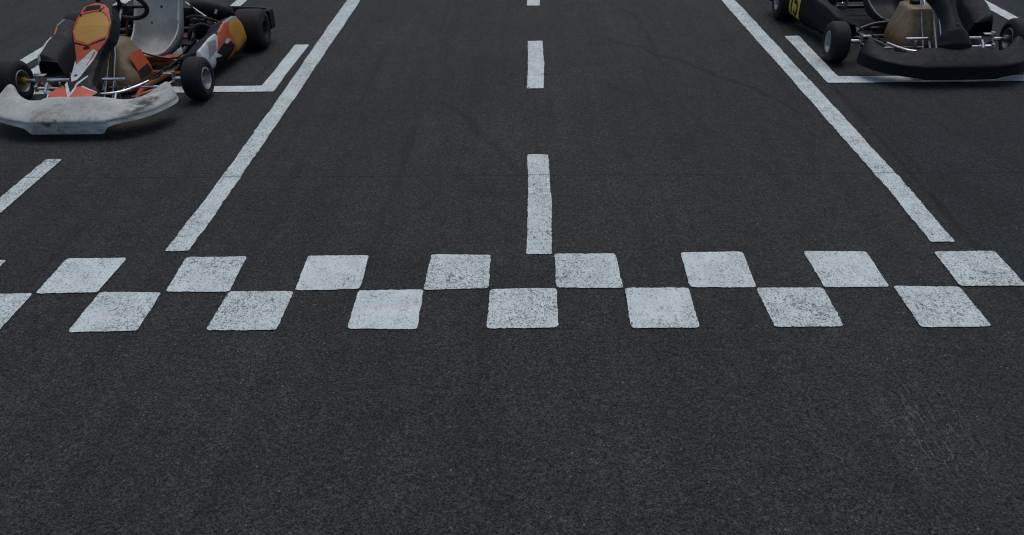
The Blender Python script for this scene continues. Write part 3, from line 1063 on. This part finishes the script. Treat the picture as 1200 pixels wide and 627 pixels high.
def seat(root, mat, rim):
    # spine of the shell: (y, z, half width, wing depth)
    st = [(.520, .118, .135, .012), (.560, .092, .155, .045), (.64, .070, .172, .085), (.74, .062, .182, .125), (.84, .070, .186, .165), (.93, .110, .186, .190), (.985, .180, .184, .185),
          (1.025, .270, .184, .165), (1.060, .370, .186, .145), (1.090, .460, .184, .115), (1.115, .550, .172, .075), (1.130, .610, .150, .035), (1.135, .635, .118, .012)]
    sp = catmull([(a, b, 0) for a, b, _, _ in st], 4)
    wd = catmull([(c, d, 0) for _, _, c, d in st], 4)
    rows, edges = [], [[], []]
    nu = 28
    for i, (p, q) in enumerate(zip(sp, wd)):
        a, b = sp[max(i - 1, 0)], sp[min(i + 1, len(sp) - 1)]
        t = Vector((0, b.x - a.x, b.y - a.y)).normalized()
        nr = Vector((0, -t.z, t.y))
        nr = (nr + Vector((0, -.15, .25))).normalized()
        row = []
        for j in range(nu + 1):
            u = -1 + 2 * j / nu
            au = abs(u)
            xx = math.copysign(min(1, (1 - (1 - au) ** 1.7) * 1.02), u) if au > 0 else 0
            row.append(Vector((0.030 + xx * q.x * .83, p.x, p.y)) + nr * (q.y * au ** 3.2))
        rows.append(row)
    mb = MB()
    mb.grid(rows)
    o = mb.build('seat', mat, root, sharp=0)
    so = o.modifiers.new('thickness', 'SOLIDIFY')
    so.thickness = .006
    so.offset = 0
    rb = MB()
    loop = [r[0] for r in rows] + rows[-1][1:-1] + [r[-1] for r in rows[::-1]] + rows[0][-2:0:-1]
    rb.tube(loop + [loop[0]], .0065, 8, cap=False)
    rb.build('seat_edge', rim, o)
    for x, y in ((.12, .60), (-.07, .60)):
        MB().tube([(x, y, .055), (x, y, .085)], .018, 12).build('seat_mount', 'steel', root)
    return o


def kart(name, loc, style):
    root = empty(name, loc)
    fr = 'frame_orange' if style == 'orange' else 'frame_black'
    # chassis tubes
    c = MB()
    for s in (1, -1):
        c.tube([(s * .20, -.40, .075), (s * .235, -.20, .06), (s * .20, .06, .06), (s * .27, .34, .06), (s * .315, .60, .06), (s * .315, 1.16, .07)], .0155, 12, 6)
        c.tube([(s * .225, -.12, .06), (s * .33, -.02, .075), (s * .425, 0, .11)], .015, 12, 5)
    for y, a in ((-.37, .20), (.33, .265), (.52, .30), (1.12, .31)):
        c.tube([(-a, y, .062), (a, y, .062)], .0145, 12)
    c.tube([(-.30, .46, .062), (-.12, .50, .105), (.16, .50, .105), (.33, .46, .062)], .014, 12, 6)
    for s in (1, -1):                                        # seat struts
        c.tube([(s * .30, .98, .07), (s * .235, .96, .26)], .009, 8)
        for y in (.30, .82):
            c.tube([(s * .28, y, .062), (s * .48, y, .075)], .011, 8)
        c.tube([(s * .48, .24, .085), (s * .50, .36, .078), (s * .525, .74, .078), (s * .53, .84, .085)], .010, 8, 4)
    c.build('chassis_frame', fr, root)
    # cross member below the seat and floor sheet
    t = MB()
    t.prism([(-.185, -.36), (.185, -.36), (.215, -.18), (.19, .08), (.275, .44), (-.275, .44), (-.19, .08), (-.215, -.18)], 'z', .038, .0415)
    t.build('floor_tray', 'tray', root)
    if style == 'orange':
        t = MB()
        t.box((.07, .545, .090), (.44, .06, .040), bev=.012)
        t.build('seat_crossmember', fr, root)
    if style == 'orange':
        bumper(root, 'bumper_white', .030, 0.0, .035)
    else:
        bumper(root, 'charcoal', 0.0, .16, 0.0, .010)
    nose_panel(root, style)
    # bumper bars
    b = MB()
    b.tube([(-.30, -.12, .15), (-.26, -.22, .15), (-.20, -.30, .152), (0, -.335, .152), (.20, -.30, .152), (.27, -.20, .15), (.31, -.10, .15)], .009, 10, 6)
    b.tube([(-.19, -.38, .08), (-.19, -.46, .085), (0, -.48, .09), (.19, -.46, .085), (.19, -.38, .08)], .010, 10, 6)
    for s in (1, -1):
        b.tube([(s * .20, -.39, .08), (s * .20, -.30, .152)], .008, 8)
    b.build('bumper_bar', 'steel', root)
    # wheels and stub axles
    for s in (1, -1):
        wheel(root, (s * (.572 if style == 'orange' else .582), 0, .13), .124, .130, R(-3), 'gold' if style == 'orange' else 'alloy', s)
        wheel(root, (s * .612, 1.04, .14), .205, .140, 0, 'alloy', s, 'dark_metal' if style == 'orange' else 'alloy')
        k_ = MB()
        k_.tube([(s * .425, 0, .13), (s * .54, 0, .13)], .0125, 12)
        k_.tube([(s * .425, 0, .085), (s * .425, .004, .175)], .014, 12)
        k_.box((s * .395, 0, .165), (.06, .034, .007), bev=.002)
        k_.box((s * .395, 0, .095), (.06, .034, .007), bev=.002)
        k_.tube([(s * .43, 0, .12), (s * .40, -.10, .115)], .008, 8)
        k_.build('stub_axle', 'steel', root)
        r = MB()
        r.tube([(s * .05, -.075, .108), (s * .375, -.105, .115)], .0065, 10)
        r.tube([(s * .385, -.107, .100), (s * .385, -.107, .130)], .011, 10)
        r.tube([(s * .335, -.102, .114), (s * .37, -.105, .115)], .010, 8)
        r.build('tie_rod', 'steel', root)
    ax = MB()
    ax.tube([(-.60, 1.04, .14), (.60, 1.04, .14)], .020, 16)
    for x in (-.28, .28):
        ax.lathe([(-.014, .022), (-.014, .042), (.014, .042), (.014, .022)], (x, 1.04, .14), n=24)
    ax.build('rear_axle', 'dark_metal', root)
    d = MB()
    d.lathe([(-.004, .03), (-.004, .088), (.004, .088), (.004, .03)], (-.20, 1.04, .14), n=40, closed=True)
    d.build('brake_disc', 'steel', root)
    d = MB()
    d.lathe([(-.003, .03), (-.003, .082), (.003, .082), (.003, .03)], (.235, 1.04, .14), n=40, closed=True)
    d.build('sprocket', 'dark_metal', root)
    # steering
    sh0, sh1 = Vector((.005, -.075, .085)), Vector((.035, .375, .470))
    sa = (sh1 - sh0).normalized()
    s_ = MB()
    s_.tube([sh0, sh1], .0085, 12)
    s_.build('steering_column', 'steel', root)
    s_ = MB()
    s_.tube([(.03, -.145, .048), (.035, .04, .250), (.038, .13, .345)], .0065, 10)
    s_.tube([(.075, -.13, .048), (.07, .06, .270), (.045, .15, .365)], .0055, 10)
    s_.tube([(-.05, -.13, .048), (-.03, .15, .365)], .0055, 10)
    s_.build('column_support', 'steel', root)
    s_ = MB()
    sc_ = sh1 + sa * .02
    s_.torus(sc_, sa, .142, .0145, 56, 12, squash=.115)
    sw = s_.build('steering_wheel', 'suede', root, sharp=0)
    s_ = MB()
    uax = sa.cross(Vector((1, 0, 0))).normalized()
    for vx in ((1, .15), (-1, .15), (0, -.85)):
        dv = (Vector((1, 0, 0)) * vx[0] + uax * vx[1])
        a, b = sc_ + dv * .02 - sa * .012, sc_ + dv * .134
        s_.tube([a, a.lerp(b, .5), b], [.014, .011, .010], 8)
    s_.lathe([(-.022, 0), (-.022, .034), (-.006, .034), (-.006, .022), (.004, .022), (.004, 0)], sc_, sa, 24)
    s_.build('wheel_spoke', 'dark_metal', sw)
    # pedals
    for x, nm in ((.165, 'brake'), (-.165, 'throttle')):
        p = MB()
        yb = -.20
        p.tube([(x, yb, .050), (x, yb - .015, .19)], .007, 8)
        p.tube([(x - .068, yb - .015, .205), (x + .068, yb - .015, .205)], .0085, 10)
        p.tube([(x - .012, yb - .012, .12), (x - .012, yb + .17, .10)], .004, 8)
        p.tube([(x - .03, yb + .01, .055), (x + .03, yb + .01, .055)], .010, 10)
        p.build('pedal', 'steel', root)
    # fuel tank
    f = MB()
    rows = []
    for z, xa, xb, ya, yb in ((.050, -.150, .165, -.020, .300), (.056, -.168, .180, -.035, .318), (.090, -.172, .182, -.040, .325), (.150, -.160, .165, -.025, .325), (.230, -.128, .118, .030, .320),
                              (.285, -.110, .085, .075, .315), (.305, -.105, .078, .083, .310), (.312, -.094, .066, .095, .298)):
        ring = []
        cxm, cym, hx, hy = (xa + xb) / 2, (ya + yb) / 2, (xb - xa) / 2, (yb - ya) / 2
        for k_ in range(36):
            a = 2 * math.pi * k_ / 36
            e = .34
            ring.append(Vector((cxm + hx * math.copysign(abs(math.cos(a)) ** e, math.cos(a)), cym + hy * math.copysign(abs(math.sin(a)) ** e, math.sin(a)), z)))
        rows.append(ring)
    V = f.grid(rows, closed_v=True)
    f._f(V[0][::-1])
    f._f(V[-1])
    tk = f.build('fuel_tank', 'tank', root, sharp=50)
    f = MB()
    f.lathe([(0, .0), (0, .034), (.022, .034), (.026, .028), (.026, 0)], (-.03, .22, .311), (0, 0, 1), 20)
    f.build('fuel_cap', 'black', tk)
    if style == 'orange':
        f = MB()
        f.mi = 0
        f.grid([[(.193 - .050 * u - .004, .09 + .17 * v, .095 + .15 * u) for v in (0, .5, 1)] for u in (0, .5, 1)])
        f.mi = 1
        f.grid([[(.1965 - .050 * u - .004, .095 + .145 * v, .105 + .105 * u) for v in (0, .5, 1)] for u in (0, .5, 1)])
        f.build('tank_sticker', ['orange', 'black'], tk, normals=False)
    seat(root, 'seat_pale' if style == 'orange' else 'seat_dark', 'seat_rim_pale' if style == 'orange' else 'seat_rim_dark')
    # pods
    for s in (1, -1):
        p = side_pod(root, s, style)
        if style != 'orange' and s < 0:
            number_plate(root)
    # rear bumper
    rb = MB()
    pts = [(-.695, 1.16, .165), (-.685, 1.25, .165), (-.45, 1.30, .165), (0, 1.30, .165), (.45, 1.30, .165), (.685, 1.25, .165), (.695, 1.16, .165)]
    sm = catmull(pts, 5)
    rows = []
    for i, p_ in enumerate(sm):
        a, b_ = sm[max(i - 1, 0)], sm[min(i + 1, len(sm) - 1)]
        tt = (b_ - a).normalized()
        nn = Vector((tt.y, -tt.x, 0))
        rows.append([p_ + nn * (dx) + Vector((0, 0, dz)) for dx, dz in ((-.025, -.06), (.022, -.065), (.032, -.03), (.030, .055), (.018, .072), (-.018, .072), (-.028, .05))])
    V = rb.grid(rows, closed_v=True)
    rb._f(V[0][:])
    rb._f(V[-1][::-1])
    rb.build('rear_bumper', 'black', root, sharp=45)
    # engine
    e = MB()
    e.box((.345, .86, .135), (.15, .20, .13), bev=.018)
    e.lathe([(-.07, .05), (-.07, .062), (-.02, .066), (.02, .066), (.07, .062), (.07, .05)], (.345, .92, .12), n=24)
    for k_ in range(6):
        e.box((.345, .80 - .004 * k_, .205 + .016 * k_), (.125, .120, .006), bev=.002)
    e.lathe([(.0, .045), (.10, .045)], (.345, .79, .20), (0, -.05, 1), 20)
    e.box((.345, .772, .312), (.10, .10, .03), bev=.008)
    eng = e.build('engine', 'dark_metal', root, sharp=30)
    eng.location = (-.02, .06, -.045)
    e = MB()
    e.tube([(.345, .768, .33), (.345, .765, .36)], [.011, .007], 8)
    e.tube([(.345, .765, .36), (.30, .80, .40), (.24, .95, .36), (.27, 1.02, .22)], .005, 8, 6)
    e.build('spark_plug_lead', 'black', eng)
    e = MB()
    e.tube([(.345, .90, .21), (.345, .98, .25)], .024, 14)
    e.box((.345, .975, .245), (.055, .05, .06), bev=.01)
    e.build('carburettor', 'alloy', eng)
    e = MB()
    e.tube([(.215, 1.02, .325), (.27, 1.03, .328), (.44, 1.01, .305), (.465, 1.00, .27)], [.056, .062, .060, .048], 20, 5)
    e.tube([(.36, 1.02, .31), (.35, .99, .26)], .03, 14)
    e.build('intake_silencer', 'black', eng)
    e = MB()
    e.tube([(.40, .76, .20), (.45, .64, .17), (.42, .54, .15), (.36, .47, .14)], .022, 14, 6)
    e.tube([(.45, .80, .20), (.475, 1.0, .19), (.47, 1.22, .17)], [.026, .040, .030], 16, 6)
    e.build('exhaust_pipe', 'dark_metal', eng)
    e = MB()
    e.lathe([(-.012, 0), (-.012, .055), (.012, .055), (.012, 0)], (.435, .86, .135), n=28)
    e.build('clutch_cover', 'black', eng)
    e = MB()
    e.box((.245, .96, .14), (.02, .30, .07), bev=.008)
    e.build('chain_guard', 'black', eng)
    e = MB()
    e.tube([(.178, 1.02, .340), (.400, .95, .200)], .0065, 10)
    e.tube([(.395, .945, .188), (.402, .956, .214)], .012, 10)
    e.build('seat_stay', 'steel', root)
    for x, y, z, l in ((.30, .70, .17, .07), (.365, .66, .15, .05), (.425, .70, .18, .06), (.27, .74, .20, .05)):
        e = MB()
        e.tube([(x, y, z), (x + .01, y + .015, z + l)], .009, 8)
        e.box((x + .012, y, z - .01), (.03, .026, .03), bev=.005)
        e.build('engine_fitting', 'alloy', eng)
    e = MB()
    e.tube([(.445, .60, .12), (.46, .63, .20), (.462, .66, .26)], .005, 8, 4)
    e.build('engine_linkage', 'steel', eng)
    e = MB()
    e.box((.385, .52, .105), (.20, .30, .012), bev=.004)
    e.box((.29, .66, .130), (.07, .12, .075), bev=.012)
    e.build('side_tray', 'black', root)
    for x, y, z, r_, l_ in ((.385, 1.0, .262, .013, .03), (.33, .93, .215, .011, .03), (.372, .86, .215, .009, .05), (.30, .84, .150, .012, .03), (.35, .66, .150, .014, .025), (.27, .60, .125, .010, .03), (.41, .60, .14, .010, .03), (.345, .58, .12, .012, .02)):
        MB().tube([(x, y, z), (x + l_ * .4, y + l_ * .3, z + l_ * .9)], r_, 10).build('engine_fitting', 'steel', eng).location = (.02, -.06, .045)
    e = MB()
    e.tube([(.37, .88, .10), (.385, .86, .22), (.372, .80, .235)], .0055, 8, 5)
    e.build('brake_line', 'steel', root)
    e = MB()
    e.tube([(.27, .74, .10), (.29, .70, .21), (.36, .74, .26), (.42, .82, .20), (.40, .95, .14)], .012, 10, 6)
    e.tube([(.24, .84, .28), (.33, .80, .30), (.43, .88, .24), (.44, 1.0, .20)], .010, 10, 6)
    e.build('water_hose', 'suede', root)
    # hoses and cables
    h = MB()
    h.tube([(.10, -.10, .07), (.22, .16, .075), (.30, .40, .12), (.33, .62, .10), (.30, .78, .16)], .006, 8, 8)
    h.tube([(-.02, .26, .33), (.10, .33, .20), (.27, .45, .12), (.31, .70, .18)], .005, 8, 8)
    h.tube([(.155, -.12, .10), (.24, .18, .105), (.30, .5, .115), (.31, .9, .10)], .0045, 8, 8)
    h.tube([(-.16, -.12, .10), (-.24, .12, .10), (-.29, .5, .10), (-.30, .95, .12)], .0045, 8, 8)
    h.build('control_cable', 'black', root)
    for s in (1, -1):
        for x, y, z in ((.20, -.33, .082), (.235, -.18, .08), (.29, .42, .08), (.31, .7, .08)):
            MB().lathe([(0, 0), (0, .010), (.010, .010), (.010, 0)], (s * x, y, z - .004), (0, 0, 1), 6).build('frame_bolt', 'steel', root)
    return root


KL = (-2.620, 4.860, 0)
KR = (2.595, 5.395, 0)
k1 = kart('go_kart', KL, 'orange')
tag(k1, 'orange, white and yellow racing go-kart with a scuffed white front bumper', 'go-kart', 'racing go-karts parked in grid boxes')
k2 = kart('go_kart', KR, 'dark')
tag(k2, 'all-black racing go-kart with a yellow number plate on its side pod', 'go-kart', 'racing go-karts parked in grid boxes')
